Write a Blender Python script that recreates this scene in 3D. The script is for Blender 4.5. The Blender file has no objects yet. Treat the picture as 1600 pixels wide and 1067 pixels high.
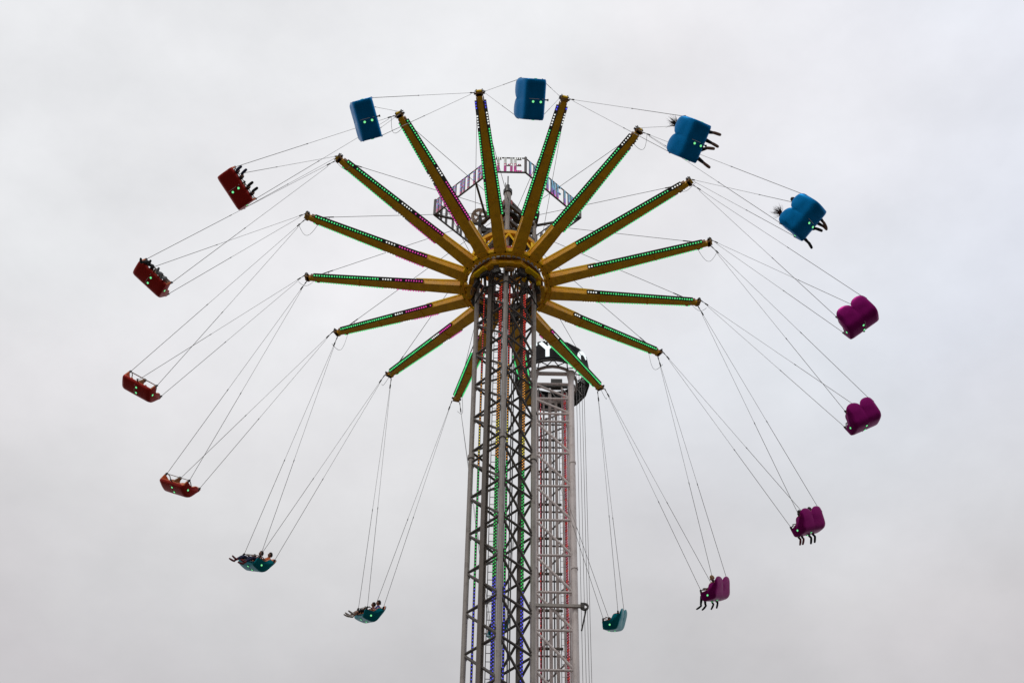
import bpy, bmesh, math, random
from mathutils import Vector, Matrix, Quaternion
random.seed(7)
sc = bpy.context.scene
PI = math.pi
def V(*a): return Vector(a)

# ---------------------------------------------------------------- camera
ZO = 1.6                                     # eye height of the photographer
YAW, PITCH, ROLL, FPX, DIST = .0060, .82847, .01634, 2816.37, 41.077
Fw = V(math.sin(YAW)*math.cos(PITCH), math.cos(YAW)*math.cos(PITCH), math.sin(PITCH))
R0 = V(math.cos(YAW), -math.sin(YAW), 0); U0 = R0.cross(Fw)
Rw = R0*math.cos(ROLL)+U0*math.sin(ROLL); Uw = U0*math.cos(ROLL)-R0*math.sin(ROLL)
cam = bpy.data.cameras.new('camera'); co = bpy.data.objects.new('camera', cam); sc.collection.objects.link(co)
CP = V(0, -DIST, ZO)
co.matrix_world = Matrix(((Rw.x, Uw.x, -Fw.x, CP.x), (Rw.y, Uw.y, -Fw.y, CP.y), (Rw.z, Uw.z, -Fw.z, CP.z), (0, 0, 0, 1)))
cam.sensor_width = 36; cam.lens = 36*FPX/1600; cam.clip_end = 6000; cam.clip_start = .5
sc.camera = co
sc.view_settings.view_transform = 'Standard'; sc.view_settings.look = 'None'
sc.view_settings.gamma = 1; sc.view_settings.exposure = 0

# ---------------------------------------------------------------- sky and sun
SUN_EL, SUN_AZ = math.radians(52), math.radians(205)     # azimuth clockwise from +Y: behind the camera, a little left
w = bpy.data.worlds.new('World'); sc.world = w; w.use_nodes = True
nt = w.node_tree; N = nt.nodes; L = nt.links; N.clear()
def nd(tree, t, **k):
    n = tree.nodes.new(t)
    for a, b in k.items(): setattr(n, a, b)
    return n
out = nd(nt, 'ShaderNodeOutputWorld'); bg = nd(nt, 'ShaderNodeBackground')
sky = nd(nt, 'ShaderNodeTexSky', sky_type='NISHITA', sun_disc=False, sun_elevation=SUN_EL, sun_rotation=SUN_AZ)
tc = nd(nt, 'ShaderNodeTexCoord'); sep = nd(nt, 'ShaderNodeSeparateXYZ'); L.new(tc.outputs['Generated'], sep.inputs[0])
ramp = nd(nt, 'ShaderNodeValToRGB'); e = ramp.color_ramp.elements
e[0].position = 0; e[0].color = (.42, .42, .44, 1); e[1].position = 1; e[1].color = (.88, .89, .91, 1)
for p_, c_ in ((.585, (.59, .58, .592, 1)), (.66, (.705, .702, .713, 1)), (.735, (.81, .817, .835, 1)), (.84, (.85, .855, .875, 1))):
    q_ = e.new(p_); q_.color = c_
L.new(sep.outputs[2], ramp.inputs[0])
def noise(tree, scale, detail, vec, rough=.5):
    n = nd(tree, 'ShaderNodeTexNoise'); n.inputs['Scale'].default_value = scale; n.inputs['Detail'].default_value = detail
    n.inputs['Roughness'].default_value = rough; tree.links.new(vec, n.inputs['Vector']); return n
def mrange(tree, val, a, b, c, d):
    m = nd(tree, 'ShaderNodeMapRange'); m.inputs[1].default_value = a; m.inputs[2].default_value = b
    m.inputs[3].default_value = c; m.inputs[4].default_value = d; tree.links.new(val, m.inputs[0]); return m
mp = nd(nt, 'ShaderNodeMapping'); mp.inputs['Scale'].default_value = (1, 1, 1.6); mp.inputs['Location'].default_value = (.35, .2, .1)
L.new(tc.outputs['Generated'], mp.inputs[0])
n1 = noise(nt, 5.0, 7, mp.outputs[0], .58); n2 = noise(nt, 2.2, 2, mp.outputs[0])
m1 = mrange(nt, n1.outputs[0], .3, .7, .86, 1.075)
mul = nd(nt, 'ShaderNodeMix', data_type='RGBA', blend_type='MULTIPLY'); mul.inputs[0].default_value = 1
L.new(ramp.outputs[0], mul.inputs[6]); L.new(m1.outputs[0], mul.inputs[7])
# thinner, bluer cloud towards the right (east) of the view
ad = nd(nt, 'ShaderNodeMath', operation='MULTIPLY_ADD'); L.new(n2.outputs[0], ad.inputs[0]); ad.inputs[1].default_value = .45; L.new(sep.outputs[0], ad.inputs[2])
m2 = mrange(nt, ad.outputs[0], .24, .50, 0, 1)
m3 = mrange(nt, sep.outputs[2], .62, .72, 0, 1); m2m = nd(nt, 'ShaderNodeMath', operation='MULTIPLY'); L.new(m2.outputs[0], m2m.inputs[0]); L.new(m3.outputs[0], m2m.inputs[1])
tint = nd(nt, 'ShaderNodeMix', data_type='RGBA', blend_type='MULTIPLY'); tint.inputs[7].default_value = (.945, .985, 1.05, 1)
L.new(m2m.outputs[0], tint.inputs[0]); L.new(mul.outputs[2], tint.inputs[6])
n3 = noise(nt, 3.3, 3, mp.outputs[0]); m4_ = mrange(nt, n3.outputs[0], .45, .62, 0, 1)
warm = nd(nt, 'ShaderNodeMix', data_type='RGBA', blend_type='MULTIPLY'); warm.inputs[7].default_value = (1.008, .990, .996, 1)
L.new(m4_.outputs[0], warm.inputs[0]); L.new(tint.outputs[2], warm.inputs[6])
skm = nd(nt, 'ShaderNodeMix', data_type='RGBA', blend_type='MULTIPLY'); skm.inputs[0].default_value = 1
skm.inputs[7].default_value = (.1, .1, .1, 1); L.new(sky.outputs[0], skm.inputs[6])
mx = nd(nt, 'ShaderNodeMix', data_type='RGBA'); mx.inputs[0].default_value = .96
L.new(skm.outputs[2], mx.inputs[6]); L.new(warm.outputs[2], mx.inputs[7]); L.new(mx.outputs[2], bg.inputs[0])
bg.inputs[1].default_value = 1.045; L.new(bg.outputs[0], out.inputs[0])
sun = bpy.data.lights.new('sun', 'SUN'); sun.energy = .6; sun.angle = math.radians(14); sun.color = (1, .96, .9)
so = bpy.data.objects.new('sun', sun); sc.collection.objects.link(so)
sd = V(math.sin(SUN_AZ)*math.cos(SUN_EL), math.cos(SUN_AZ)*math.cos(SUN_EL), math.sin(SUN_EL))
so.rotation_euler = sd.to_track_quat('Z', 'Y').to_euler(); so.location = sd*100

# ---------------------------------------------------------------- materials
def mat(name, col, rough=.5, metal=0, coat=0, var=.25, scale=3., dirt=None, dirt_amt=.35, bump=0, spec=.5):
    m = bpy.data.materials.new(name); m.use_nodes = True; t = m.node_tree
    b = t.nodes['Principled BSDF']
    b.inputs['Roughness'].default_value = rough; b.inputs['Metallic'].default_value = metal
    b.inputs['Coat Weight'].default_value = coat; b.inputs['Coat Roughness'].default_value = .12
    b.inputs['Specular IOR Level'].default_value = spec
    c = nd(t, 'ShaderNodeTexCoord'); n = noise(t, scale, 6, c.outputs['Object'], .6)
    r = mrange(t, n.outputs[0], .3, .7, 1-var, 1+var*.6)
    x = nd(t, 'ShaderNodeMix', data_type='RGBA', blend_type='MULTIPLY'); x.inputs[0].default_value = 1
    x.inputs[6].default_value = (*col, 1); t.links.new(r.outputs[0], x.inputs[7]); last = x.outputs[2]
    if dirt:
        n2 = noise(t, scale*2.7, 8, c.outputs['Object'], .7); r2 = mrange(t, n2.outputs[0], .52, .68, 0, dirt_amt)
        y = nd(t, 'ShaderNodeMix', data_type='RGBA'); y.inputs[7].default_value = (*dirt, 1)
        t.links.new(r2.outputs[0], y.inputs[0]); t.links.new(last, y.inputs[6]); last = y.outputs[2]
    t.links.new(last, b.inputs['Base Color'])
    rr = mrange(t, n.outputs[0], .3, .7, max(.05, rough-.1), min(1, rough+.12)); t.links.new(rr.outputs[0], b.inputs['Roughness'])
    if bump:
        bp = nd(t, 'ShaderNodeBump'); bp.inputs['Strength'].default_value = bump; bp.inputs['Distance'].default_value = .01
        t.links.new(n.outputs[0], bp.inputs['Height']); t.links.new(bp.outputs[0], b.inputs['Normal'])
    return m
def emat(name, col, s):
    m = bpy.data.materials.new(name); m.use_nodes = True; b = m.node_tree.nodes['Principled BSDF']
    b.inputs['Base Color'].default_value = (.05, .05, .05, 1); b.inputs['Emission Color'].default_value = (*col, 1)
    b.inputs['Emission Strength'].default_value = s; return m
M = dict(
 arm=mat('ochre_paint', (.80, .40, .008), .5, var=.2, scale=2.2, dirt=(.28, .10, .01), dirt_amt=.45, bump=.15, spec=.25),
 yellow=mat('yellow_paint', (.88, .56, .01), .5, var=.15, scale=4, dirt=(.40, .20, .01), dirt_amt=.35, spec=.08),
 rust=mat('worn_brown_steel', (.26, .12, .03), .6, var=.4, scale=9, dirt=(.5, .33, .14), dirt_amt=.6),
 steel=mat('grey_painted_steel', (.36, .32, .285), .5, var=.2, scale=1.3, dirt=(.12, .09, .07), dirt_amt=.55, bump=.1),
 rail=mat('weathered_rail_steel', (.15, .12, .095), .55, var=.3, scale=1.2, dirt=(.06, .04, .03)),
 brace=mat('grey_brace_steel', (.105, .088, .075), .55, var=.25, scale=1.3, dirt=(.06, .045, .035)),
 dark=mat('greasy_black_steel', (.028, .025, .022), .45, var=.4, scale=5, dirt=(.12, .09, .05), dirt_amt=.5),
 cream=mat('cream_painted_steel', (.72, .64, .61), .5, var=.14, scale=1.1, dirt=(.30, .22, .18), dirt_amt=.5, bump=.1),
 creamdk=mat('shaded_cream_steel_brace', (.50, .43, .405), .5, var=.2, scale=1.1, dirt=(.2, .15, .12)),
 wire=mat('galvanised_wire_rope', (.24, .235, .23), .5, .2, var=.2, scale=2),
 wire2=mat('black_cable', (.04, .04, .04), .6, var=.3, scale=6),
 board=mat('led_board', (.03, .035, .035), .4, var=.3, scale=8),
 boardgrey=mat('grey_led_channel', (.15, .135, .125), .5, var=.3, scale=8),
 redp=mat('red_painted_metal', (.42, .03, .04), .4, var=.2, scale=3),
 blackp=mat('black_sign_skin', (.010, .010, .012), .7, var=.3, scale=2, spec=.15),
 blue=mat('blue_fibreglass', (.0, .185, .46), .36, .85, coat=0, var=.16, scale=3.2, dirt=(.0, .12, .3), dirt_amt=.2, spec=.25),
 purple=mat('purple_fibreglass', (.25, .004, .135), .38, .8, coat=0, var=.16, scale=3.2, dirt=(.12, .005, .06), dirt_amt=.2, spec=.25),
 teal=mat('teal_fibreglass', (.0, .20, .24), .36, .85, coat=0, var=.16, scale=3.2, dirt=(.0, .08, .09), dirt_amt=.2, spec=.3),
 red=mat('red_fibreglass', (.36, .012, .006), .36, .45, coat=.05, var=.08, scale=2.5, dirt=(.18, .005, .004), dirt_amt=.2, spec=.25),
 liner=mat('orange_seat_lining', (.78, .19, .04), .5, var=.2, scale=4, dirt=(.3, .07, .03), dirt_amt=.3),
 rubber=mat('black_rubber', (.02, .02, .02), .7, var=.3, scale=8),
 concrete=mat('concrete', (.32, .31, .29), .85, var=.25, scale=1.5, dirt=(.15, .14, .12)),
 g=emat('lamp_green', (.028, .30, .085), 3), w=emat('lamp_white', (.32, .33, .32), 3), m=emat('lamp_magenta', (.25, .018, .13), 3),
 b=emat('lamp_blue', (.03, .03, .34), 3), r=emat('lamp_red', (.32, .02, .012), 3), a=emat('lamp_amber', (.33, .13, .01), 3),
 y=emat('lamp_yellow', (.33, .27, .02), 3), c=emat('lamp_cyan', (.10, .22, .31), 2), lv=emat('lamp_violet', (.16, .10, .32), 2),
 p=emat('lamp_pink', (.33, .11, .17), 2), G=emat('lamp_deep_green', (.01, .26, .04), 3),
 sign=emat('backlit_letter', (.30, .335, .34), 3), marker=emat('marker_lamp', (.07, .31, .12), 3),
)

# ---------------------------------------------------------------- mesh helpers
class MB:
    def __init__(s): s.v = []; s.f = []; s.mi = []; s.mats = []
    def slot(s, m):
        if m not in s.mats: s.mats.append(m)
        return s.mats.index(m)
    def add(s, vs, fs, m):
        o = len(s.v); k = s.slot(m); s.v += [tuple(x) for x in vs]
        for f in fs: s.f.append(tuple(o+i for i in f)); s.mi.append(k)
    def box(s, c, sz, m, rot=None):
        hx, hy, hz = sz[0]/2, sz[1]/2, sz[2]/2
        vs = [Vector((x, y, z)) for x in (-hx, hx) for y in (-hy, hy) for z in (-hz, hz)]
        if rot is not None: vs = [rot @ v for v in vs]
        c = Vector(c)
        s.add([c+v for v in vs], [(0, 1, 3, 2), (4, 6, 7, 5), (0, 4, 5, 1), (2, 3, 7, 6), (0, 2, 6, 4), (1, 5, 7, 3)], m)
    def bar(s, a, b, w, h, m, up=V(0, 0, 1)):       # rectangular bar from a to b
        a = Vector(a); b = Vector(b); d = b-a; x = d.normalized()
        y = up.cross(x)
        if y.length < 1e-4: y = V(0, 1, 0).cross(x)
        y.normalize(); z = x.cross(y)
        s.box((a+b)/2, (d.length, w, h), m, Matrix((x, y, z)).transposed())
    def tube(s, pts, r, m, n=8, cap=True):
        pts = [Vector(p) for p in pts]; rs = r if isinstance(r, (list, tuple)) else [r]*len(pts)
        d0 = (pts[1]-pts[0]).normalized(); a = V(0, 0, 1) if abs(d0.z) < .9 else V(1, 0, 0)
        u = d0.cross(a).normalized(); vs = []
        for i, p in enumerate(pts):
            d = ((pts[min(i+1, len(pts)-1)]-pts[max(i-1, 0)])).normalized()
            u = (u-d*u.dot(d)).normalized(); w_ = d.cross(u)
            for k in range(n):
                t = 2*PI*k/n; vs.append(p+(u*math.cos(t)+w_*math.sin(t))*rs[i])
        fs = [(i*n+k, i*n+(k+1) % n, (i+1)*n+(k+1) % n, (i+1)*n+k) for i in range(len(pts)-1) for k in range(n)]
        if cap: fs += [tuple(range(n-1, -1, -1)), tuple((len(pts)-1)*n+k for k in range(n))]
        s.add(vs, fs, m)
    def ring(s, c, ro, ri, h, m, n=48, a0=0, axis=None):  # annulus, c = centre of its height
        vs = []; c = Vector(c)
        q = axis.to_track_quat('Z', 'Y') if axis is not None else None
        for k in range(n):
            t = a0+2*PI*k/n
            for (r, z) in ((ro, -h/2), (ro, h/2), (ri, h/2), (ri, -h/2)):
                p = V(r*math.cos(t), r*math.sin(t), z); vs.append(c+(q @ p if q else p))
        fs = []
        for k in range(n):
            a = 4*k; b = 4*((k+1) % n)
            for j in range(4): fs.append((a+j, b+j, b+(j+1) % 4, a+(j+1) % 4))
        s.add(vs, fs, m)
    def blob(s, c, r, m, sub=0):
        c = Vector(c)
        if sub == 0:
            t = (1+5**.5)/2
            vs = [(-1, t, 0), (1, t, 0), (-1, -t, 0), (1, -t, 0), (0, -1, t), (0, 1, t), (0, -1, -t), (0, 1, -t), (t, 0, -1), (t, 0, 1), (-t, 0, -1), (-t, 0, 1)]
            fs = [(0, 11, 5), (0, 5, 1), (0, 1, 7), (0, 7, 10), (0, 10, 11), (1, 5, 9), (5, 11, 4), (11, 10, 2), (10, 7, 6), (7, 1, 8), (3, 9, 4), (3, 4, 2), (3, 2, 6), (3, 6, 8), (3, 8, 9), (4, 9, 5), (2, 4, 11), (6, 2, 10), (8, 6, 7), (9, 8, 1)]
            s.add([c+Vector(v)*(r/1.902) for v in vs], fs, m)
        else:
            R_ = Vector(r) if not isinstance(r, (int, float)) else V(r, r, r); nu, nv = 14, 9; vs = []; fs = []
            for j in range(nv+1):
                ph = PI*j/nv
                for i in range(nu):
                    th = 2*PI*i/nu
                    vs.append(c+V(R_.x*math.sin(ph)*math.cos(th), R_.y*math.sin(ph)*math.sin(th), R_.z*math.cos(ph)))
            for j in range(nv):
                for i in range(nu): fs.append((j*nu+i, (j+1)*nu+i, (j+1)*nu+(i+1) % nu, j*nu+(i+1) % nu))
            s.add(vs, fs, m)
    def mesh(s, name, smooth=True, ang=35):
        me = bpy.data.meshes.new(name); me.from_pydata(s.v, [], s.f)
        for m in s.mats: me.materials.append(m)
        me.polygons.foreach_set('material_index', s.mi); me.update()
        bm = bmesh.new(); bm.from_mesh(me); bmesh.ops.recalc_face_normals(bm, faces=bm.faces[:])
        if smooth:
            for f in bm.faces: f.smooth = True
            for e_ in bm.edges:
                if len(e_.link_faces) == 2 and e_.calc_face_angle(3.2) > math.radians(ang): e_.smooth = False
        bm.to_mesh(me); bm.free(); return me
    def build(s, name, parent=None, smooth=True, ang=35, local=None):
        return link(name, s.mesh(name, smooth, ang), parent, local)
def link(name, data, parent=None, local=None):
    o = bpy.data.objects.new(name, data); sc.collection.objects.link(o)
    if parent is not None: o.parent = parent
    if local is not None: o.matrix_local = local
    return o
def tag(o, label, cat, group=None):
    o['label'] = label; o['category'] = cat
    if group: o['group'] = group
    return o
def empty(name, mtx):
    o = link(name, None); o.empty_display_size = .3; o.matrix_world = mtx; return o

# ---------------------------------------------------------------- ground
g = MB(); n = 24; S_ = 1500.
g.add([(-S_+2*S_*i/n, -S_+2*S_*j/n, 0) for j in range(n+1) for i in range(n+1)],
      [(j*(n+1)+i, j*(n+1)+i+1, (j+1)*(n+1)+i+1, (j+1)*(n+1)+i) for j in range(n) for i in range(n)],
      mat('worn_fairground_asphalt', (.10, .096, .09), .9, var=.3, scale=.35, dirt=(.05, .05, .048), bump=.3))
go = g.build('ground'); go['kind'] = 'structure'

# ================================================================ the swing ride's tower
tw = empty('ride_tower', Matrix.Translation((0, 0, 0)))
tag(tw, 'tall grey square lattice tower in the middle that carries the spinning yellow arms', 'tower')
HD = .98
def leg_xy(k, r=HD): t = [-PI/2, 0, PI/2, PI][k]; return (r*math.cos(t), r*math.sin(t))   # front, right, back, left
for k in range(4):
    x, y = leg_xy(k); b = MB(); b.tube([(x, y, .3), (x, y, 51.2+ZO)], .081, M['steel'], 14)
    for z in (39.33, 27.3, 15.3, 3.3):
        b.tube([(x, y, z+ZO-.07), (x, y, z+ZO+.07)], .115, M['steel'], 14)
        for q in range(6):
            t = q*PI/3; b.tube([(x+.1*math.cos(t), y+.1*math.sin(t), z+ZO-.1), (x+.1*math.cos(t), y+.1*math.sin(t), z+ZO+.1)], .014, M['dark'], 5)
    b.build('leg', tw)
def nodes():
    zs = []; z = 39.57
    while z < 50.8: zs.append(z); z += 1.5
    z = 39.10
    while z > 0: zs.append(z); z -= 1.5
    return sorted(zs)
NZ = nodes()
for k in range(4):
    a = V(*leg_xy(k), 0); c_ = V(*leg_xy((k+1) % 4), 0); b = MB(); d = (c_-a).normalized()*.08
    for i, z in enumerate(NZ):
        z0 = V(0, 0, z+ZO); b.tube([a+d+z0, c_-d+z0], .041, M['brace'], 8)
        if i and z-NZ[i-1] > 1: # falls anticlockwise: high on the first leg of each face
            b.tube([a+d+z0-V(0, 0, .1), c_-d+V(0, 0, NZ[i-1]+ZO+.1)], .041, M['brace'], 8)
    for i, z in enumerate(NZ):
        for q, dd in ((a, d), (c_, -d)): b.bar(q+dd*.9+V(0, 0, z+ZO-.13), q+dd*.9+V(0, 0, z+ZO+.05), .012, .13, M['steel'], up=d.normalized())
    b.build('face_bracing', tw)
for sx, sy, nm in ((-1, -1, 1), (1, 1, 1)):        # guide rails the carriage runs on
    x, y = sx*.56, sy*.56; b = MB(); rz = Matrix.Rotation(math.atan2(sy, sx), 3, 'Z'); x += .05
    b.box((x, y, 25+ZO), (.03, .10, 50), M['rail'], rz)
    for o_ in (-.055, .055): b.box((x+o_*sx*.707, y+o_*sy*.707, 25+ZO), (.022, .17, 50), M['rail'], rz)
    b.build('guide_rail', tw)
# light strips that climb inside the tower, colour by height
def band(z):
    return 'r' if z > 43.3 else 'a' if z > 40.6 else 'y' if z > 39.5 else 'a' if z > 38.9 else 'G' if z > 34.1 else 'b'
rnd = random.Random(3)
def strip(x, y, wx, cols, nm, z0=24, z1=47.2, face=-1, shift=0.):
    b = MB(); b.box((x, y+.03, 24.2+ZO), (wx, .03, 46), M['board'])
    z = z0
    while z < z1:
        for c in range(cols):
            xx = x+(c-(cols-1)/2)*wx/cols; col = band(z+shift+.5*rnd.uniform(-1, 1)*.2)
            b.blob((xx, y-.005, z+ZO+(c % 2)*.05), .019, M[col])
        z += .125
    return b.build('led_strip', tw, smooth=False)
strip(-.74, -.02, .07, 1, 'l'); strip(-.17, -.36, .11, 2, 'm', shift=-.1); strip(.14, -.60, .07, 1, 'f', shift=.2); strip(.66, .0, .09, 2, 'r', shift=.15)
# ladder and cables inside the tower
b = MB()
for x in (-.36, -.10): b.tube([(x, .14, .2), (x, .14, 49.5+ZO)], .014, M['dark'], 6)
z = .6
while z < 49: b.tube([(-.36, .14, z+ZO), (-.10, .14, z+ZO)], .011, M['dark'], 5); z += .3
b.build('ladder', tw)
for x, y in ((.26, .1), (.32, -.05), (.08, .3)):
    b = MB(); b.tube([(x, y, .1), (x, y, 50.5+ZO)], .022, M['wire2'], 6); b.build('hoist_cable', tw)
# top platform, pulleys, mast
zt = 51.0+ZO
b = MB()
for k in range(4):
    a = V(*leg_xy(k, 1.0), 0); c_ = V(*leg_xy((k+1) % 4, 1.0), 0)
    b.bar(a+V(0, 0, zt-.9), c_+V(0, 0, zt-.9), .12, .14, M['brace']); b.bar(a+V(0, 0, zt), c_+V(0, 0, zt), .1, .12, M['brace'])
    b.tube([V(0, 0, 52.6+ZO), a*.97+V(0, 0, zt+.02)], .05, M['brace'], 8)
    m_ = (a+c_)/2; b.tube([V(0, 0, 52.2+ZO), m_+V(0, 0, zt)], .045, M['dark'], 8)
b.bar(V(-1, 0, zt-.35), V(1, 0, zt-.35), .14, .2, M['dark']); b.bar(V(0, -1, zt-.6), V(0, 1, zt-.6), .14, .2, M['dark'])
b.build('head_frame', tw)
b = MB(); b.tube([(0, 0, 50.3+ZO), (0, 0, 53.0+ZO)], .13, M['steel'], 14); b.tube([(0, 0, 52.85+ZO), (0, 0, 53.02+ZO)], .17, M['dark'], 14)
b.tube([(0, 0, 53.0+ZO), (0, 0, 53.35+ZO)], .07, M['dark'], 8); b.tube([(0, 0, 53.3+ZO), (0, 0, 53.9+ZO)], .025, M['dark'], 6)
b.tube([(-.09, 0, 52.9+ZO), (-.09, 0, 53.5+ZO)], .015, M['dark'], 5)
for s_ in (-1, 1): b.box((s_*.15, .0, 51.6+ZO), (.05, .12, 1.6), M['redp'])
b.build('mast', tw)
for (x, y, tz, wz) in ((-1.0, -.1, 1.45, 51.32), (1.02, .0, .35, 51.4), (.62, .62, .1, 51.2), (0.05, 1.0, .9, 51.3)):
    b = MB(); ax = V(math.sin(tz), -math.cos(tz), -.25).normalized() if x < 0 else V(math.cos(tz), math.sin(tz), 0)
    if x < 0: ax = V(.18, -.8, -.55).normalized()
    c = V(x, y, wz+ZO); b.ring(c, .32, .26, .09, M['cream'] if x < 0 else M['dark'], 28, axis=ax); b.ring(c, .285, .20, .05, M['cream'] if x < 0 else M['brace'], 28, axis=ax)
    b.tube([c-ax*.11, c+ax*.11], .055, M['dark'], 10)
    q = ax.to_track_quat('Z', 'Y')
    for s_ in range(5):
        t = s_*2*PI/5+.3; b.bar(c, c+q @ V(.25*math.cos(t), .25*math.sin(t), 0), .09, .03, M['cream'] if x < 0 else M['dark'], up=ax)
    b.bar(c-V(0, 0, .02)+ax*.09, V(x, y, wz+ZO-.55)+ax*.02, .1, .04, M['dark'])
    b.build('pulley_wheel', tw)
for x, y, z, s_ in ((.45, .1, 50.4, .35), (-.3, .3, 50.2, .3), (.5, -.35, 50.9, .22), (.1, .5, 50.9, .3)):
    b = MB(); b.box((x, y, z+ZO), (s_, s_, s_*1.3), M['dark']); b.tube([(x, y-s_*.3, z+ZO+.1), (x, y-s_*.9, z+ZO+.1)], s_*.3, M['brace'], 12); b.build('winch', tw)
# illuminated sign ring on the tower head: octagon of four long and four short panels
SZ0, SZ1 = 51.5+ZO, 52.34+ZO
FONT = {'T': ['l0,1,1,1', 'l.5,0,.5,1'], 'H': ['l0,0,0,1', 'l1,0,1,1', 'l0,.5,1,.5'], 'E': ['l0,0,0,1', 'l0,0,1,0', 'l0,.5,1,.5', 'l0,1,1,1'],
        'I': ['l.5,0,.5,1'], 'L': ['l0,0,0,1', 'l0,0,1,0'], 'R': ['l0,0,0,1', 'l0,1,1,1', 'l1,.5,1,1', 'l0,.5,1,.5', 'l.4,.5,1,0'],
        'J': ['l1,0,1,1', 'l0,0,1,0'], 'N': ['l0,0,0,1', 'l1,0,1,1', 'l0,1,1,0'], 'A': ['l0,0,0,1', 'l1,0,1,1', 'l0,1,1,1', 'l0,.5,1,.5'], 'F': ['l0,0,0,1', 'l0,.5,1,.5', 'l0,1,1,1']}
CN = [V(-.62, -2.02, 0), V(.62, -2.02, 0), V(2.66, 0, 0), V(.62, 2.02, 0), V(-.62, 2.02, 0), V(-2.66, 0, 0)]
TXT = {0: 'THE', 1: 'IHRINFIHL', 2: 'IIHIRIHI', 3: 'THE', 4: 'IIRIHIIH', 5: 'HIJLHIIHR'}
sgn = link('sign_ring', None, tw); sgn.matrix_local = Matrix.Translation((0, 0, SZ0))
for k in range(6):
    a, c_ = CN[k], CN[(k+1) % 6]; d = c_-a; ln = d.length; x = d.normalized(); nrm = x.cross(V(0, 0, 1)).normalized(); b = MB(); H = SZ1-SZ0
    if nrm.dot(a) < 0: nrm = -nrm
    def P(u, v, o=0): return a+x*u+V(0, 0, v)+nrm*o
    b.bar(P(0, 0), P(ln, 0), .05, .05, M['dark']); b.bar(P(0, H), P(ln, H), .035, .035, M['dark'])
    b.bar(P(0, 0), P(0, H+.06), .07, .07, M['boardgrey'], up=x)
    tx = TXT[k]; cw = (ln-.16)/len(tx); lw = cw*(.62 if k in (0, 3) else .5)
    for i, ch in enumerate(tx):
        u0 = .08+i*cw+(cw-lw)/2
        for st in FONT[ch]:
            p = [float(q) for q in st[1:].split(',')]; A = (u0+p[0]*lw, .05+p[1]*(H-.1)); B = (u0+p[2]*lw, .05+p[3]*(H-.1))
            b.bar(P(*A), P(*B), .10, .03, M['boardgrey'], up=nrm)
            L_ = math.dist(A, B); nb = max(2, int(L_/.062))
            for j in range(nb+1):
                t = j/nb; u = A[0]+(B[0]-A[0])*t; v = A[1]+(B[1]-A[1])*t; f = v/H
                if k == 0: col = 'm' if f < .38 else ('w' if f > .62 or j % 2 else 'p')
                elif k == 1: col = 'm' if f < .12 else 'lv' if f < .4 else 'c' if f < .8 else 'c'
                else: col = ('p' if f < .15 else 'lv' if (j+i) % 3 == 0 else 'c' if (j+i) % 3 == 1 else 'p') if k == 5 else 'w'
                vert = abs(A[0]-B[0]) < .01; o_ = .024 if vert else 0
                b.blob(P(u-o_, v+(0 if vert else .02), .028), .017, M[col]); b.blob(P(u+o_, v-(0 if vert else .02), .028), .017, M[col])
    b.build('sign_panel', sgn, smooth=False)
for p, q in ((CN[5].lerp(CN[0], .74), V(-.75, -.25, 0)), (CN[5], V(-1, 0, 0)), (CN[2], V(1, 0, 0)), (CN[3].lerp(CN[4], .5), V(0, 1, 0)), (CN[4], V(-.3, .7, 0)), (CN[3], V(.3, .7, 0))):
    b = MB(); b.bar(p+V(0, 0, .02), q+V(0, 0, -.5), .07, .07, M['dark']); b.build('sign_strut', sgn)

# ================================================================ the rotating carousel
TIPR, TIPZ, ROOTR, ROOTZ, PH = 7.2, 48.95+ZO, 1.52, 47.6+ZO, -.13987
cr = empty('swing_carousel', Matrix.Translation((0, 0, ROOTZ)))
tag(cr, 'rotating yellow hub with sixteen tapering arms edged with light bulbs, around the grey tower', 'carousel')
def rel(v): return Vector(v)-V(0, 0, ROOTZ)
b = MB()
b.ring((0, 0, .10), 1.60, 1.50, .16, M['yellow'], 64); b.ring((0, 0, -.02), 1.51, 1.455, .05, M['arm'], 64)
for k in range(32):
    t = 2*PI*(k+.25)/32
    if k % 2: b.bar(V(1.36*math.cos(t), 1.36*math.sin(t), .03), V(1.56*math.cos(t), 1.56*math.sin(t), .08), .05, .09, M['yellow'])
b.build('outer_hoop', cr)
b = MB()
b.ring((0, 0, -.12), 1.33, 1.12, .22, M['arm'], 8, a0=PI/8)
for k in range(8):
    t = -PI/2+k*PI/4; rz = Matrix.Rotation(t, 3, 'Z'); b.box((1.25*math.cos(t), 1.25*math.sin(t), -.27), (.20, .52, .10), M['arm' if k % 2 == 0 else 'yellow'], rz)
b.ring((0, 0, .22), 1.24, 1.14, .30, M['dark'], 48); b.ring((0, 0, .05), 1.30, 1.2, .05, M['rust'], 64)
b.build('hub_frame', cr)
rr_ = random.Random(11)
for k in range(16):
    t = k*PI/8+.1; r = 1.14; z = -.40 if k % 2 else -.30; b = MB()
    c = V(r*math.cos(t), r*math.sin(t), z); rz = Matrix.Rotation(t, 3, 'Z')
    b.box(c, (.14, .18, .34), M['dark'], rz); b.tube([c+V(0, 0, -.1)-rz @ V(0, .15, 0), c+V(0, 0, -.1)+rz @ V(0, .15, 0)], .085, M['dark'] if k % 4 else M['rust'], 12); b.build('drive_motor', cr)
for k in range(8):
    b = MB(); t = k*PI/4; r = 1.05; a = V(r*math.cos(t), r*math.sin(t), -.2); b.tube([a, V(.98*math.cos(t), .98*math.sin(t), -1.1)], .05, M['dark'], 8)
    b.tube([V(1.06*math.cos(t), 1.06*math.sin(t), -.95), V(1.06*math.cos(t+PI/4), 1.06*math.sin(t+PI/4), -.95)], .03, M['dark'], 8); b.build('carriage_frame', cr)
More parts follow.
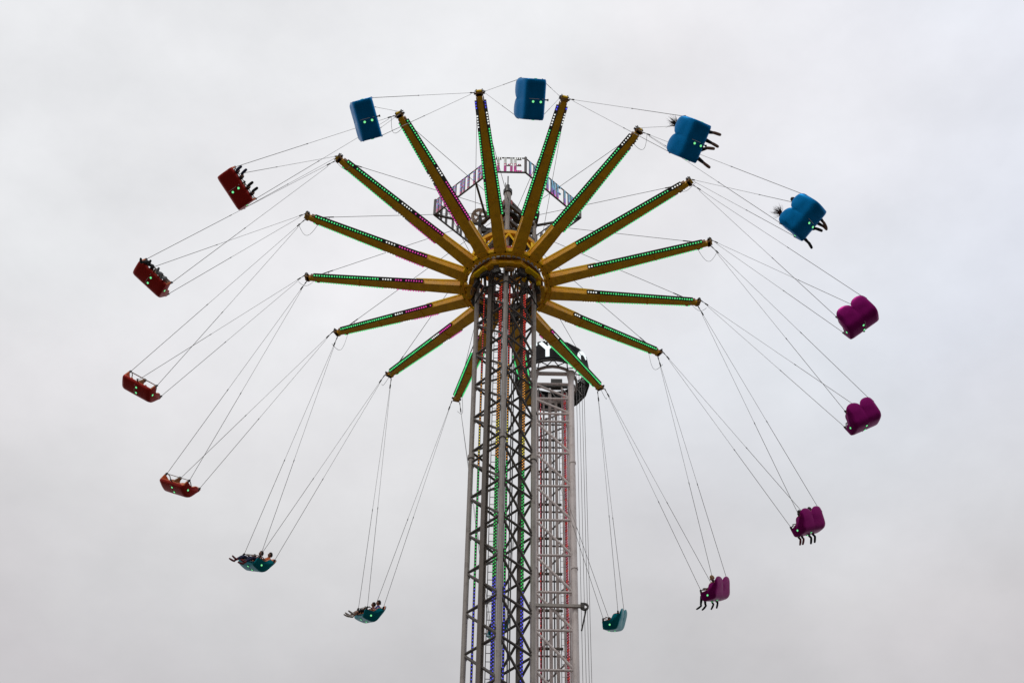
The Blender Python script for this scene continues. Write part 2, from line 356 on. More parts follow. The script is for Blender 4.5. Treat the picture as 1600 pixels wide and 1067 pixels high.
for k in range(34):
    t = rr_.uniform(0, 2*PI); r = rr_.uniform(.9, 1.25); z = rr_.uniform(-.6, .9); s_ = rr_.uniform(.07, .17); b = MB()
    b.box((r*math.cos(t), r*math.sin(t), z), (s_, s_*.8, s_*1.4), rr_.choice([M['dark'], M['dark'], M['brace'], M['rust'], M['yellow']]), Matrix.Rotation(t, 3, 'Z')); b.build('gear_housing', cr)
b = MB(); b.ring((0, 0, 1.55), 1.22, 1.04, .16, M['arm'], 48); b.ring((0, 0, 1.70), 1.12, 1.0, .16, M['dark'], 40); b.build('upper_ring', cr)
b = MB(); b.ring((0, 0, 3.72), .42, .22, .12, M['dark'], 24); b.build('stay_collar', cr)
b = MB(); b.ring((0, 0, .75), 1.14, 1.06, .2, M['redp'], 40)
for k in range(8):
    t = k*PI/4+PI/8; b.tube([(1.1*math.cos(t), 1.1*math.sin(t), .3), (1.1*math.cos(t), 1.1*math.sin(t), 1.5)], .04, M['brace'], 8)
b.build('middle_cage', cr)
b = MB()
for k in range(16):
    t0 = PH+(k+.5)*PI/8; ap = V(1.16*math.sin(t0), -1.16*math.cos(t0), 1.52)
    for s_ in (-1, 1):
        t1 = t0+s_*PI/8*.62; b.bar(ap, V(1.62*math.sin(t1), -1.62*math.cos(t1), .2), .055, .055, M['yellow'])
b.build('hub_strut', cr)
# one arm (local: x outwards along the arm, z up, origin at the root underside)
slope = math.atan2(TIPZ-ROOTZ, TIPR-ROOTR); AL = math.hypot(TIPZ-ROOTZ, TIPR-ROOTR)
def aw(s): return (.42*(1-s)+.165*s)/2
def ah(s): return .30*(1-s)+.14*s
b = MB(); NS = 12; vs = []; fs = []
for i in range(NS+1):
    s = i/NS; x = s*AL; w_, h = aw(s), ah(s)
    vs += [(x, -w_, 0), (x, w_, 0), (x, w_, h*.85), (x, w_*.86, h), (x, -w_*.86, h), (x, -w_, h*.85)]
for i in range(NS):
    for j in range(6): fs.append((6*i+j, 6*i+(j+1) % 6, 6*(i+1)+(j+1) % 6, 6*(i+1)+j))
fs += [tuple(range(6)), tuple(6*NS+j for j in range(6))]
b.add(vs, fs, M['arm'])
for s in (.02, .34, .66):
    b.bar(V(s*AL, -aw(s)-.012, -.012), V(s*AL, aw(s)+.012, -.012), .05, .02, M['arm'], up=V(0, 0, 1))
b.bar(V(.0, 0, .16), V(-.10, 0, .14), .30, .2, M['yellow'])
for s_ in (-1, 1):
    b.bar(V(.02, s_*(aw(0)+.004), .27), V(AL*.30, s_*(aw(.30)+.004), .225), .02, .07, M['yellow']); b.box((-.05, s_*.18, .1), (.22, .05, .2), M['yellow'])
arm_me = b.mesh('arm')
b = MB()
b.box((AL-.02, 0, .06), (.12, .25, .12), M['rust']); b.box((AL+.05, 0, .10), (.08, .20, .10), M['yellow'])
for s_ in (-1, 1):
    b.tube([(AL-.02, s_*.12, .1), (AL-.02, s_*.18, .1)], .038, M['dark'], 8)
    b.box((AL-.25, s_*.115, .1), (.22, .025, .11), M['rust']); b.tube([(AL+.08, s_*.10, .05), (AL+.08, s_*.10, .2)], .022, M['dark'], 6)
    b.box((AL-.42, s_*.115, .04), (.10, .05, .08), M['rust'])
b.tube([(AL+.04, -.16, .17), (AL+.04, .16, .17)], .018, M['dark'], 6)
tip_me = b.mesh('tip_bracket')
# colour bands of each arm: list of (start fraction, colour)
BANDS = {0: [(0, 'g'), (.77, '.'), (.79, 'w'), (.88, '.'), (.90, 'b'), (.965, 'w')], 1: [(0, 'g'), (.80, '.'), (.82, 'w'), (.91, '.'), (.925, 'b'), (.97, 'w')],
         2: [(0, 'g'), (.86, '.'), (.88, 'w'), (.95, '.'), (.97, 'w')], 3: [(0, 'g'), (.87, '.'), (.89, 'w')], 4: [(0, 'w'), (.27, 'g'), (.955, 'w')],
         5: [(0, 'w'), (.31, '.'), (.32, 'g')], 6: [(0, 'p'), (.22, 'w'), (.30, '.'), (.31, 'g')], 7: [(0, 'm'), (.27, '.'), (.28, 'w'), (.35, '.'), (.36, 'g')],
         8: [(0, 'm'), (.32, 'w'), (.39, 'g')], 9: [(0, 'm'), (.34, 'w'), (.41, 'g')], 10: [(0, 'm'), (.36, '.'), (.37, 'w'), (.44, '.'), (.45, 'g')],
         11: [(0, 'm'), (.43, '.'), (.445, 'w'), (.51, '.'), (.525, 'g')], 12: [(0, 'm'), (.42, '.'), (.43, 'w'), (.50, '.'), (.515, 'g')],
         13: [(0, 'm'), (.42, '.'), (.43, 'w'), (.50, '.'), (.515, 'g')], 14: [(0, 'm'), (.45, '.'), (.47, 'w'), (.55, '.'), (.57, 'g')],
         15: [(0, 'm'), (.52, '.'), (.54, 'w'), (.61, '.'), (.63, 'g')]}
ARM_M = []; RB = random.Random(5)
for k in range(16):
    a = PH+k*PI/8; dr = V(math.sin(a), -math.cos(a), 0); X = (dr*math.cos(slope)+V(0, 0, math.sin(slope))); Y = V(0, 0, 1).cross(dr); Z = X.cross(Y)
    Rm = Matrix((X, Y, Z)).transposed().to_4x4()
    ml = Matrix.Translation(dr*ROOTR) @ Rm
    am = link('arm', arm_me, cr, ml); link('tip_bracket', tip_me, am)
    ARM_M.append(Matrix.Translation((0, 0, ROOTZ)) @ ml)
    tb = BANDS[k]
    for s_ in (-1, 1):
        b = MB(); s0, s1 = .245, .955
        upv = V(0, s_*.64, -.77); cy, cz = .052, .060      # board leans so that its bulbs look outwards and down
        b.bar(V(s0*AL, s_*(aw(s0)+cy), cz), V(s1*AL, s_*(aw(s1)+cy), cz), .12, .02, M['board'], up=upv)
        b.bar(V(s0*AL, s_*(aw(s0)+.055), .118), V(s1*AL, s_*(aw(s1)+.055), .118), .10, .012, M['steel'])
        nb = int(AL*(s1-s0)/.096); sh = .012*(s_ > 0)
        for j in range(nb):
            s = s0+(s1-s0)*(j+.5)/nb; col = '.'
            for st, c in tb:
                if s >= st+sh: col = c
            if col == '.' or RB.random() < .012: continue
            b.blob((s*AL, s_*(aw(s)+cy+.022*.64), cz-.022*.77), .029*RB.uniform(.85, 1.08), M[col])
        b.build('led_strip', am, smooth=False)
    # stay to the mast and its little standoff, power lead hanging in a loop at the tip
    inv = (Matrix.Translation((0, 0, ROOTZ)) @ ml).inverted()
    b = MB(); A = V(AL-.25, 0, .16); ta = a+.5; B = inv @ V(.42*math.sin(ta), -.42*math.cos(ta), 51.35+ZO)
    b.tube([A, A.lerp(B, .10)], .020, M['wire2'], 6); b.tube([A.lerp(B, .10), B], .009, M['wire2'], 5)
    b.tube([V(AL-.75, 0, .14), A.lerp(B, (AL-.25-(AL-.78))/((A-B).length)*1.02)], .010, M['wire2'], 5)
    b.build('stay_cable', am)
    if k in (0, 1, 9, 7, 15, 14, 5):
        b = MB(); sg = {0: -1, 1: 1, 9: -1, 7: 1, 15: -1, 14: -1, 5: 1}[k]; ta = a+sg*1.2
        B = inv @ (V(1.16*math.sin(ta), -1.16*math.cos(ta), 49.2+ZO)); b.tube([V(AL-.3, sg*.12, .12), B], .008, M['wire2'], 5); b.build('side_stay', am)
    b = MB(); sg = -1 if k % 2 else 1; dn = Rm.to_3x3().inverted() @ V(0, 0, -1)
    pts = []
    for j in range(13):
        t = j/12; pts.append(V(AL-.45+.70*t, sg*(.12+.12*math.sin(PI*t)), .02)+dn*(.55*math.sin(PI*t)*(1-.25*t)+.35*t))
    b.tube(pts, .007, M['wire2'], 4); b.build('power_lead', am)

# ================================================================ swing seats
def cr_spline(pts, n):      # Catmull-Rom resample
    P_ = [pts[0]]+list(pts)+[pts[-1]]; o = []
    seg = len(pts)-1
    for i in range(n+1):
        u = i/n*seg; k = min(int(u), seg-1); t = u-k; p0, p1, p2, p3 = [Vector(q) for q in P_[k:k+4]]
        o.append(.5*((2*p1)+(p2-p0)*t+(2*p0-5*p1+4*p2-p3)*t*t+(3*p1-p0-3*p2+p3)*t**3))
    return o
HW = .635
def lobe(y):
    t = min(1, abs(y)/HW); return math.sqrt(max(0, 1-((t-.5)/.52)**2)) if t < 1 else 0
def outer(y):
    l = lobe(y); e_ = max(0, (abs(y)-.50)/.135)**2; tp = .55+.25*l; bk = .05*l-.07*e_; up = .045*e_
    return [(.43-.03*e_, .10), (.395-.02*e_, .015+up*.5), (.30, -.025+up), (.12, -.04+up), (-.08, -.03+up), (-.185, .03+up), (-.245-bk*.1, .13+up*.6), (-.30-bk*.35, .30), (-.355-bk*.75, .48), (-.385-bk, max(tp-.09, .51)), (-.385-bk*.8, tp)]
def inner(y):
    l = lobe(y); tp = .55+.25*l
    return [(-.36-.03*l, tp-.01), (-.345-.03*l, tp-.08 if tp > .66 else .50), (-.31, .42), (-.24, .22), (-.16, .13), (-.05, .10), (.15, .11), (.32, .125), (.40, .135)]
def inner_wall(y):
    return [(-.36, .56), (-.32, .59), (-.22, .61), (-.10, .59), (-.03, .51), (.03, .41), (.12, .37), (.28, .36), (.41, .335)]
def shell_mesh(m, rim, rim_front):
    ys = []; W = .585
    ys = [-HW, -HW+.012, -HW+.03, -W] + [-W+.006+(2*W-.012)*i/32 for i in range(33)] + [W, HW-.03, HW-.012, HW]
    b = MB(); rows = []
    for i, y in enumerate(ys):
        wall = abs(y) >= W-.001
        po = cr_spline([Vector((q[0], 0, q[1])) for q in outer(y)], 22)
        pi_ = cr_spline([Vector((q[0], 0, q[1])) for q in (inner_wall(y) if wall else inner(y))], 16)
        r = po+pi_
        if abs(y) == HW:  # rounded end cap
            c = V(.02, 0, .22); r = [c+(p-c)*.965 for p in r]
        rows.append([p+V(0, y, 0) for p in r])
    n = len(rows[0]); vs = [p for r in rows for p in r]; fs = []; fr = []
    for i in range(len(rows)-1):
        for j in range(n):
            q = (i*n+j, i*n+(j+1) % n, (i+1)*n+(j+1) % n, (i+1)*n+j)
            (fr if 22 < j < (n if rim_front else n-1) else fs).append(q)
    fs += [tuple(range(n)), tuple((len(rows)-1)*n+j for j in range(n))]
    b.add(vs, fs, m); o = len(b.v); k = b.slot(rim)
    for f in fr: b.f.append(f); b.mi.append(k)
    return b.mesh('shell', ang=50)
def simple(fn, name):
    b = MB(); fn(b); return b.mesh(name)
def f_bar(b):
    for zz, xx in ((.50, .26), (.44, .34)):
        b.tube([(xx, -.56, zz), (xx, .56, zz)], .014, M['steel'], 7)
    for y in (-.56, .56): b.tube([(-.05, y, .39), (.20, y, .47), (.34, y, .44)], .018, M['dark'], 7)
def f_div(b):
    b.add([(.40, -.035, .15), (.40, .035, .15), (-.02, .035, .15), (-.02, -.035, .15), (.30, -.028, .46), (.30, .028, .46), (.18, .028, .46), (.18, -.028, .46)],
          [(0, 1, 2, 3), (4, 5, 6, 7), (0, 1, 5, 4), (1, 2, 6, 5), (2, 3, 7, 6), (3, 0, 4, 7)], M['rust'])
    b.box((.24, 0, .49), (.10, .09, .08), M['dark']); b.tube([(.40, 0, .10), (.52, 0, .10)], .022, M['dark'], 7); b.tube([(.50, 0, .10), (.53, 0, .10)], .038, M['dark'], 8)
def f_sq(y):
    def g(b): b.blob((.31, y, .175), (.085, .05, .035), M['liner'], 1)
    return g
def f_lamp(p, ax):
    def g(b):
        q = Vector(ax); p_ = Vector(p); b.tube([p_, p_+q*.012], .052, M['rubber'], 16); b.tube([p_+q*.008, p_+q*.020], .038, M['marker'], 16)
    return g
def f_seam(b): b.bar(V(.36, -.02, -.012), V(.12, -.02, -.046), .010, .006, M['cream']); b.bar(V(.12, -.02, -.047), V(-.10, -.02, -.032), .010, .006, M['cream'])
def f_hang(x, y, z):
    def g(b):
        b.box((x, y, z-.02), (.07, .05, .12), M['dark']); b.tube([(x, y, z), (x, y, z+.07)], .022, M['dark'], 7); b.tube([(x, y-.04, z+.05), (x, y+.04, z+.05)], .018, M['dark'], 6)
    return g
ANCH = [(.36, -.61, .40), (.36, .61, .40), (-.28, -.61, .64), (-.28, .61, .64)]
me_bar = simple(f_bar, 'lap_bar'); me_div = simple(f_div, 'seat_divider'); me_seam = simple(f_seam, 'seam_trim')
me_pads = [simple(f_sq(y), 'seat_cushion_edge') for y in (-.32, .32)]
LP = [((.27, .07, -.031), (.1, 0, -1)), ((.03, .07, -.036), (0, 0, -1)), ((.10, -HW+.003, .17), (0, -1, 0)), ((.10, HW-.003, .17), (0, 1, 0))]
me_lamps = [simple(f_lamp(*q), 'marker_lamp') for q in LP]
me_hang = [simple(f_hang(q[0], q[1], q[2]), 'hanger') for q in ANCH]
SHELL = {c: shell_mesh(M[c], M['liner'], c == 'red') for c in ('blue', 'purple', 'teal', 'red')}
def tip_pt(k, side):        # shackle under the tip; side +1 = anticlockwise side
    m = ARM_M[k % 16]; return m @ V(AL+.05, side*.15, .02)
SEATPX = [(830, 155), (1078, 218), (1255, 340), (1340, 497), (1346, 652), (1262, 817), (1118, 922), (960, 970), (777, 982), (577, 957), (401, 877), (281, 757), (222, 604), (240, 435), (370, 295), (572, 187)]
SC = ['blue']*3+['purple']*4+['teal']*4+['red']*4+['blue']
# every seat swings a little away from the mean position: wind and load differ
def place(k):
    a = PH-.0146+(k+.5)*PI/8; P0 = V(1.63586*7.2*math.sin(a), -1.63586*7.2*math.cos(a), 5.79912*7.2+ZO)
    v = P0-CP; dpt = v.dot(Fw); px, py = SEATPX[k]
    P1 = P0+Rw*((px-800)*dpt/FPX-v.dot(Rw))+Uw*((533.5-py)*dpt/FPX-v.dot(Uw))
    return P0, P1
SSC = .90
SEAT_M = []
LBL = ['empty blue double seat hanging at the very top centre, above the two uppermost arms',
 'blue double seat at the upper right, a dark head showing at its top left',
 'blue double seat tilted steeply at the right, a rider\'s long hair blowing out behind it',
 'empty purple double seat, the upper of the two empty purple ones',
 'empty purple double seat, the lower of the two empty purple ones',
 'purple double seat at the right with two dark-haired riders and four legs dangling below',
 'purple double seat at the lower right with a fair-haired rider and four legs dangling',
 'empty teal double seat hanging low, just right of the cream tower',
 'teal double seat half hidden behind the bracing of the grey tower',
 'teal double seat low left of the tower, a rider\'s legs stretched out in front',
 'teal double seat at the lower left with a rider in orange leaning back',
 'empty red double seat, the lower of the two empty red ones',
 'empty red double seat farthest left, above the other empty red one',
 'red double seat at the left with riders wearing grey shoes',
 'red double seat at the upper left with riders wearing dark blue shoes',
 'empty blue double seat at the upper left, beside the tip of an arm']
for k in range(16):
    P0, P1 = place(k); A, B = tip_pt(k, 1), tip_pt(k+1, -1); mid = (A+B)/2; up = (mid-P1).normalized()
    fw = (B-A).normalized(); fw = (fw-up*fw.dot(up)).normalized(); lf = up.cross(fw)
    m4 = Matrix((fw, lf, up)).transposed().to_4x4() @ Matrix.Rotation(-.13, 4, 'Y'); org = P1-m4.to_3x3() @ (V(.03, 0, .35)*SSC)
    m4 = Matrix.Translation(org) @ m4 @ Matrix.Scale(SSC, 4); SEAT_M.append(m4)
    s = empty('swing_gondola', m4); tag(s, LBL[k], 'swing seat', 'double seats hanging from the carousel arms'); inv = m4.inverted()
    link('shell', SHELL[SC[k]], s); link('lap_bar', me_bar, s); link('seat_divider', me_div, s); link('seam_trim', me_seam, s)
    for q in me_pads: link('seat_cushion_edge', q, s)
    for q in me_lamps: link('marker_lamp', q, s)
    for i, (q, an) in enumerate(zip(me_hang, ANCH)):
        link('hanger', q, s)
        T = inv @ (tip_pt(k+1, -1) if i < 2 else tip_pt(k, 1)); E_ = V(*an)+V(0, 0, .07); D = (E_-T); u = D.normalized()
        T2 = T+u*.42; b = MB()
        b.tube([T2, T2.lerp(E_, .56)], .0068, M['wire'], 5); b.tube([T2.lerp(E_, .56), E_], .0100, M['wire'], 5)
        b.tube([T2.lerp(E_, .555), T2.lerp(E_, .565)], .015, M['dark'], 6)
        if i % 2 == 0:
            b.tube([T, T+u*.1], .022, M['dark'], 6); b.tube([T+u*.1, T+u*.28], .014, M['dark'], 6); b.tube([T+u*.26, T2], .028, M['dark'], 6)
        b.build('hanging_cable', s)

# ================================================================ riders
def skin_eval(verts, edges, radii, roots, sub=1):
    me = bpy.data.meshes.new('t'); me.from_pydata(verts, edges, []); o = bpy.data.objects.new('t', me); sc.collection.objects.link(o)
    md = o.modifiers.new('s', 'SKIN'); md.use_smooth_shade = True
    for i, r in enumerate(radii):
        sv = me.skin_vertices[0].data[i]; sv.radius = r if isinstance(r, tuple) else (r, r); sv.use_root = i in roots
    if sub: ms = o.modifiers.new('u', 'SUBSURF'); ms.levels = sub; ms.render_levels = sub
    dg = bpy.context.evaluated_depsgraph_get(); ev = o.evaluated_get(dg); em = bpy.data.meshes.new_from_object(ev)
    vs = [v.co.copy() for v in em.vertices]; fs = [tuple(p.vertices) for p in em.polygons]
    bpy.data.objects.remove(o); bpy.data.meshes.remove(me); bpy.data.meshes.remove(em)
    return vs, fs
def cloth(name, c): return mat(name, c, .85, var=.25, scale=14, bump=.3)
SKIN = [mat('skin_light', (.42, .22, .15), .6, var=.1, scale=20), mat('skin_tan', (.30, .15, .095), .6, var=.1, scale=20)]
HAIR = dict(dark=mat('dark_brown_hair', (.018, .011, .008), .7, var=.4, scale=60), fair=mat('fair_hair', (.40, .22, .08), .7, var=.3, scale=60), auburn=mat('auburn_hair', (.05, .014, .010), .7, var=.4, scale=60))
CL = dict(black=cloth('black_cloth', (.012, .012, .014)), navy=cloth('navy_cloth', (.015, .02, .07)), blue=cloth('blue_cloth', (.02, .04, .28)), orange=cloth('orange_cloth', (.62, .13, .02)),
          red=cloth('dark_red_cloth', (.20, .02, .03)), grey=cloth('grey_cloth', (.22, .23, .23)), denim=cloth('dark_denim', (.03, .04, .07)), pale=cloth('pale_cloth', (.45, .40, .36)), brown=cloth('brown_leather', (.20, .11, .08)),
          pink=cloth('pink_cloth', (.5, .12, .18)), green=cloth('dark_green_cloth', (.02, .06, .03)))
LEAN = {}
def person(k, side, label, shirt='black', trouser='black', shoe='black', hair='dark', skin=0, legs=((.0, 0), (.0, 0)), scale=.92, long_hair=False, arms='bar', sleeves=False, short=False, headturn=0., lean=0., rise=0., toe=.5):
    """seated rider in the seat's own frame: x forward, y left, z up. legs: (shin swing forward in radians, sideways)"""
    y0 = side*.31; J = {}; v = []; e_ = []; r = []; part = []
    def A(p, rad, par, pt):
        v.append(V(*p)); r.append(rad); part.append(pt)
        if par is not None: e_.append((par, len(v)-1))
        return len(v)-1
    sx = lean
    pel = A((-.13, y0, .27), (.135, .115), None, 'T'); sp = A((-.19+sx*.3, y0, .42), (.125, .10), pel, 'S'); ch = A((-.22+sx*.6, y0, .57), (.15, .115), sp, 'S')
    ub = A((-.22+sx*.9, y0, .70), (.12, .09), ch, 'S'); nk = A((-.20+sx, y0, .77), .058, ub, 'K'); hd = A((-.185+sx*1.1, y0, .845), .07, nk, 'K')
    hands = []
    for s in (-1, 1):
        sh = A((-.21+sx*.85, y0+s*.175, .69), .062, ub, 'S')
        if arms == 'bar':
            el = A((-.04, y0+s*.24, .50), .045, sh, 'S' if sleeves else 'K'); wr = A((.17, y0+s*.13, .50), .030, el, 'S' if sleeves else 'K'); hn = A((.235, y0+s*.12, .525), (.036, .018), wr, 'K'); hd_ = V(1, 0, 0)
        elif arms == 'up':
            el = A((.0, y0+s*.27, .74), .045, sh, 'S' if sleeves else 'K'); wr = A((.10, y0+s*.24, .97), .030, el, 'S' if sleeves else 'K'); hn = A((.11, y0+s*.235, 1.05), (.036, .018), wr, 'K'); hd_ = V(.1, 0, 1)
        else:   # resting on the shell edge
            el = A((-.12, y0+s*.26, .52), .045, sh, 'S' if sleeves else 'K'); wr = A((.09, y0+s*.27, .46), .030, el, 'S' if sleeves else 'K'); hn = A((.16, y0+s*.27, .455), (.036, .018), wr, 'K'); hd_ = V(1, 0, 0)
        hands.append((v[hn].copy(), hd_, s))
        hp = A((-.08, y0+s*.10, .25), .098, pel, 'T'); mt = A((.16, y0+s*.12, .285), .095, hp, 'T'); kn = A((.46, y0+s*.125, .30), .072, mt, 'T')
        sw, lat = legs[0 if s < 0 else 1]
        d = V(math.sin(sw), math.sin(lat), -math.cos(sw)).normalized()
        kv = v[kn]; lw = 'K' if short else 'T'
        cf = A(kv+d*.16+V(-.01, 0, 0), .07, kn, 'T'); an = A(kv+d*.40, .050 if lw == 'T' else .036, cf, lw); fd = (V(math.cos(sw), math.sin(lat)*.6, math.sin(sw))*.8+d*toe).normalized()
        he = A(kv+d*.455-fd*.04, (.055, .055), an, 'F'); to = A(kv+d*.485+fd*.11, (.058, .048), he, 'F'); A(kv+d*.49+fd*.24, (.050, .036), to, 'F')
    vs, fs = skin_eval(v, e_, r, {0})
    M_ = {'T': CL[trouser], 'S': CL[shirt], 'K': SKIN[skin], 'F': CL[shoe]}
    # nearest bone decides the garment of each face
    def near(c):
        best = (9, 'S')
        for a_, b_ in e_:
            pa, pb = v[a_], v[b_]; d_ = pb-pa; t = max(0, min(1, (c-pa).dot(d_)/d_.length_squared)); q = pa+d_*t
            dd = (c-q).length-(r[b_][0] if isinstance(r[b_], tuple) else r[b_])*.6
            if dd < best[0]: best = (dd, part[b_])
        return best[1]
    b = MB(); grp = {}
    b.v = [tuple(q) for q in vs]
    for f in fs:
        c = sum((vs[i] for i in f), V(0, 0, 0))/len(f); b.f.append(f); b.mi.append(b.slot(M_[near(c)]))
    # fingers
    fv = []; fe = []; fr = []; ro = set()
    for hc, hd_, s in hands:
        side_ = V(0, 1, 0)
        dn = V(0, 0, -1) if hd_.x > .5 else V(1, 0, 0)
        for i, (o_, ln) in enumerate(((-.027, .075), (-.009, .085), (.009, .08), (.027, .062))):
            ro.add(len(fv)); p = hc+side_*(o_*-s); n0 = len(fv)
            fv += [p, p+hd_*ln*.45+dn*.004, p+hd_*ln*.75+dn*.025, p+hd_*ln*.72+dn*.05]; fr += [.0095, .009, .008, .007]
            fe += [(n0, n0+1), (n0+1, n0+2), (n0+2, n0+3)]
        n0 = len(fv); ro.add(n0); p = hc-hd_*.02; fv += [p, p-side_*s*.04+hd_*.03+dn*.01, p-side_*s*.045+hd_*.055+dn*.03]; fr += [.011, .010, .008]; fe += [(n0, n0+1), (n0+1, n0+2)]
    v2, f2 = skin_eval(fv, fe, fr, ro, 1); b.add(v2, f2, SKIN[skin])
    # head with nose, chin, ears, eyes and mouth
    hc = v[hd]+V(.012, 0, .045); hr = Matrix.Rotation(headturn, 3, 'Z') @ Matrix.Rotation(.12, 3, 'Y')
    nu, nv = 20, 14; hv = []; hf = []
    for j in range(nv+1):
        ph = PI*j/nv
        for i in range(nu):
            th = 2*PI*i/nu; x, y, z = .098*math.sin(ph)*math.cos(th), .076*math.sin(ph)*math.sin(th), .118*math.cos(ph)
            if z < -.02: y *= 1-.30*(-z-.02)/.1; x = x*(1-.10*(-z-.02)/.1)+.008
            if x > .05 and abs(y) < .02 and -.04 < z < .02: x += .022*(1-abs(y)/.02)
            if x > .05 and .02 < abs(y) < .05 and .0 < z < .035: x -= .010
            hv.append(hc+hr @ V(x, y, z))
    for j in range(nv):
        for i in range(nu): hf.append((j*nu+i, (j+1)*nu+i, (j+1)*nu+(i+1) % nu, j*nu+(i+1) % nu))
    b.add(hv, hf, SKIN[skin])
    for s in (-1, 1):
        b.blob(hc+hr @ V(-.005, s*.077, -.005), (.018, .009, .030), SKIN[skin], 1)
        b.blob(hc+hr @ V(.084, s*.032, .016), (.010, .014, .009), CL['pale'], 1); b.blob(hc+hr @ V(.0925, s*.032, .016), .0055, CL['black'])
    b.blob(hc+hr @ V(.090, 0, -.056), (.010, .024, .007), CL['red'], 1)
    m4 = SEAT_M[k] @ Matrix.Translation((-.07, y0, .235+rise)); loc = Matrix.Translation((.13, -y0, -.27))
    if scale != 1: loc = Matrix.Scale(scale, 4) @ loc
    b.v = [tuple(loc @ Vector(q)) for q in b.v]
    o = b.build('person', ang=180); o.matrix_world = m4; tag(o, label, 'person', 'riders in the swing seats')
    # hair
    b = MB(); hv = []; hf = []; rn = random.Random(k*7+side)
    for j in range(10):
        ph = PI*.62*j/9
        for i in range(nu):
            th = 2*PI*i/nu; k_ = 1.10+.05*rn.uniform(-1, 1); x, y, z = .100*math.sin(ph)*math.cos(th)*k_-.006, .080*math.sin(ph)*math.sin(th)*k_, .122*math.cos(ph)*k_+.004
            if x > .03 and z < .055: x = .03+(x-.03)*.3; z = max(z, .03)
            hv.append(hc+hr @ V(x, y, z))
    for j in range(9):
        for i in range(nu): hf.append((j*nu+i, (j+1)*nu+i, (j+1)*nu+(i+1) % nu, j*nu+(i+1) % nu))
    b.add(hv, hf, HAIR[hair])
    if long_hair:
        for i in range(70):
            th = rn.uniform(-1.4, 1.4)+PI; st = hc+hr @ V(.08*math.cos(th), .07*math.sin(th), rn.uniform(-.04, .09)); ln = rn.uniform(.14, .36)
            d = V(rn.uniform(-.9, -.3), rn.uniform(-.7, .7), rn.uniform(-.1, 1.0)).normalized(); cu = V(rn.uniform(-.5, .5), rn.uniform(-.5, .5), rn.uniform(-.4, .5))
            b.tube([st, st+d*ln*.5, st+d*ln*.85+cu*.07, st+d*ln+cu*.14], [.010, .006, .003, .001], HAIR[hair], 4)
    b.v = [tuple(loc @ Vector(q)) for q in b.v]
    b.build('hair', o, ang=180)
    return o
RD = [
 (1, 1, 'person in black with no hair showing, lower rider in the upper right blue seat', dict(shoe='brown', legs=((.0, -.35), (.35, .25)), rise=.06, toe=.1, scale=.97)),
 (1, -1, 'person with dark hair blowing, upper rider in the upper right blue seat', dict(shoe='brown', legs=((.1, -.1), (.45, .1)), long_hair=True, rise=.14, toe=.1, lean=-.10, scale=.97)),
 (2, 1, 'person with long auburn hair blowing, lower rider in the tilted blue seat', dict(hair='auburn', shirt='red', shoe='black', legs=((-.1, -.45), (.3, .2)), long_hair=True, rise=.13, toe=.15, lean=-.08, scale=.97)),
 (2, -1, 'person with short dark hair, upper rider in the tilted blue seat', dict(shoe='brown', legs=((.2, .3), (.45, -.1)), hair='dark', rise=.15, toe=.1, lean=-.10, scale=.97)),
 (5, 1, 'person in black with dark red shoes, inner rider of the upper occupied purple seat', dict(shirt='brown', shoe='red', legs=((-.1, .05), (-.15, 0)), scale=.86)),
 (5, -1, 'person in a black top looking sideways, outer rider of the upper occupied purple seat', dict(shirt='black', legs=((-.3, .1), (-.2, 0)), headturn=-.8, sleeves=True)),
 (6, 1, 'person with fair hair, inner rider of the lower right purple seat', dict(hair='fair', shirt='pale', legs=((.15, 0), (.35, .05)))),
 (6, -1, 'person in black, outer rider of the lower right purple seat', dict(shirt='black', hair='dark', legs=((-.45, .1), (-.15, 0)), lean=.06, scale=.88)),
 (9, 1, 'person in blue with pale socks, nearer rider in the teal seat left of the tower', dict(shirt='blue', shoe='pale', legs=((.55, -.1), (.85, .1)), arms='edge', short=True)),
 (9, -1, 'person in a dark red top, farther rider in the teal seat left of the tower', dict(shirt='red', shoe='pale', legs=((.7, 0), (.8, 0)), scale=.86, skin=1, short=True)),
 (10, 1, 'person in an orange top leaning back, right rider in the lower left teal seat', dict(shirt='orange', trouser='navy', shoe='red', legs=((.3, 0), (.5, 0)), arms='edge', lean=-.04, skin=1)),
 (10, -1, 'person in dark red holding the lap bar, left rider in the lower left teal seat', dict(shirt='red', trouser='navy', shoe='red', legs=((.5, 0), (.7, 0)), skin=1)),
 (13, 1, 'person in black with grey shoes, lower rider in the leftmost occupied red seat', dict(shoe='grey', trouser='grey', legs=((.5, 0), (.4, 0)), shirt='red')),
 (13, -1, 'person with dark trousers and arm out, upper rider in the leftmost occupied red seat', dict(shoe='black', trouser='black', legs=((.2, -.1), (.5, 0)), shirt='green', arms='edge')),
 (14, 1, 'person with black shoes and pale ankles, lower rider in the upper left red seat', dict(shoe='black', trouser='denim', legs=((.45, 0), (.5, 0)), short=True)),
 (14, -1, 'person with dark blue shoes and pale shins, upper rider in the upper left red seat', dict(shoe='navy', trouser='denim', legs=((.4, 0), (.55, -.1)), short=True)),
]
for k, s, lb, kw in RD: person(k, s, lb, **kw)

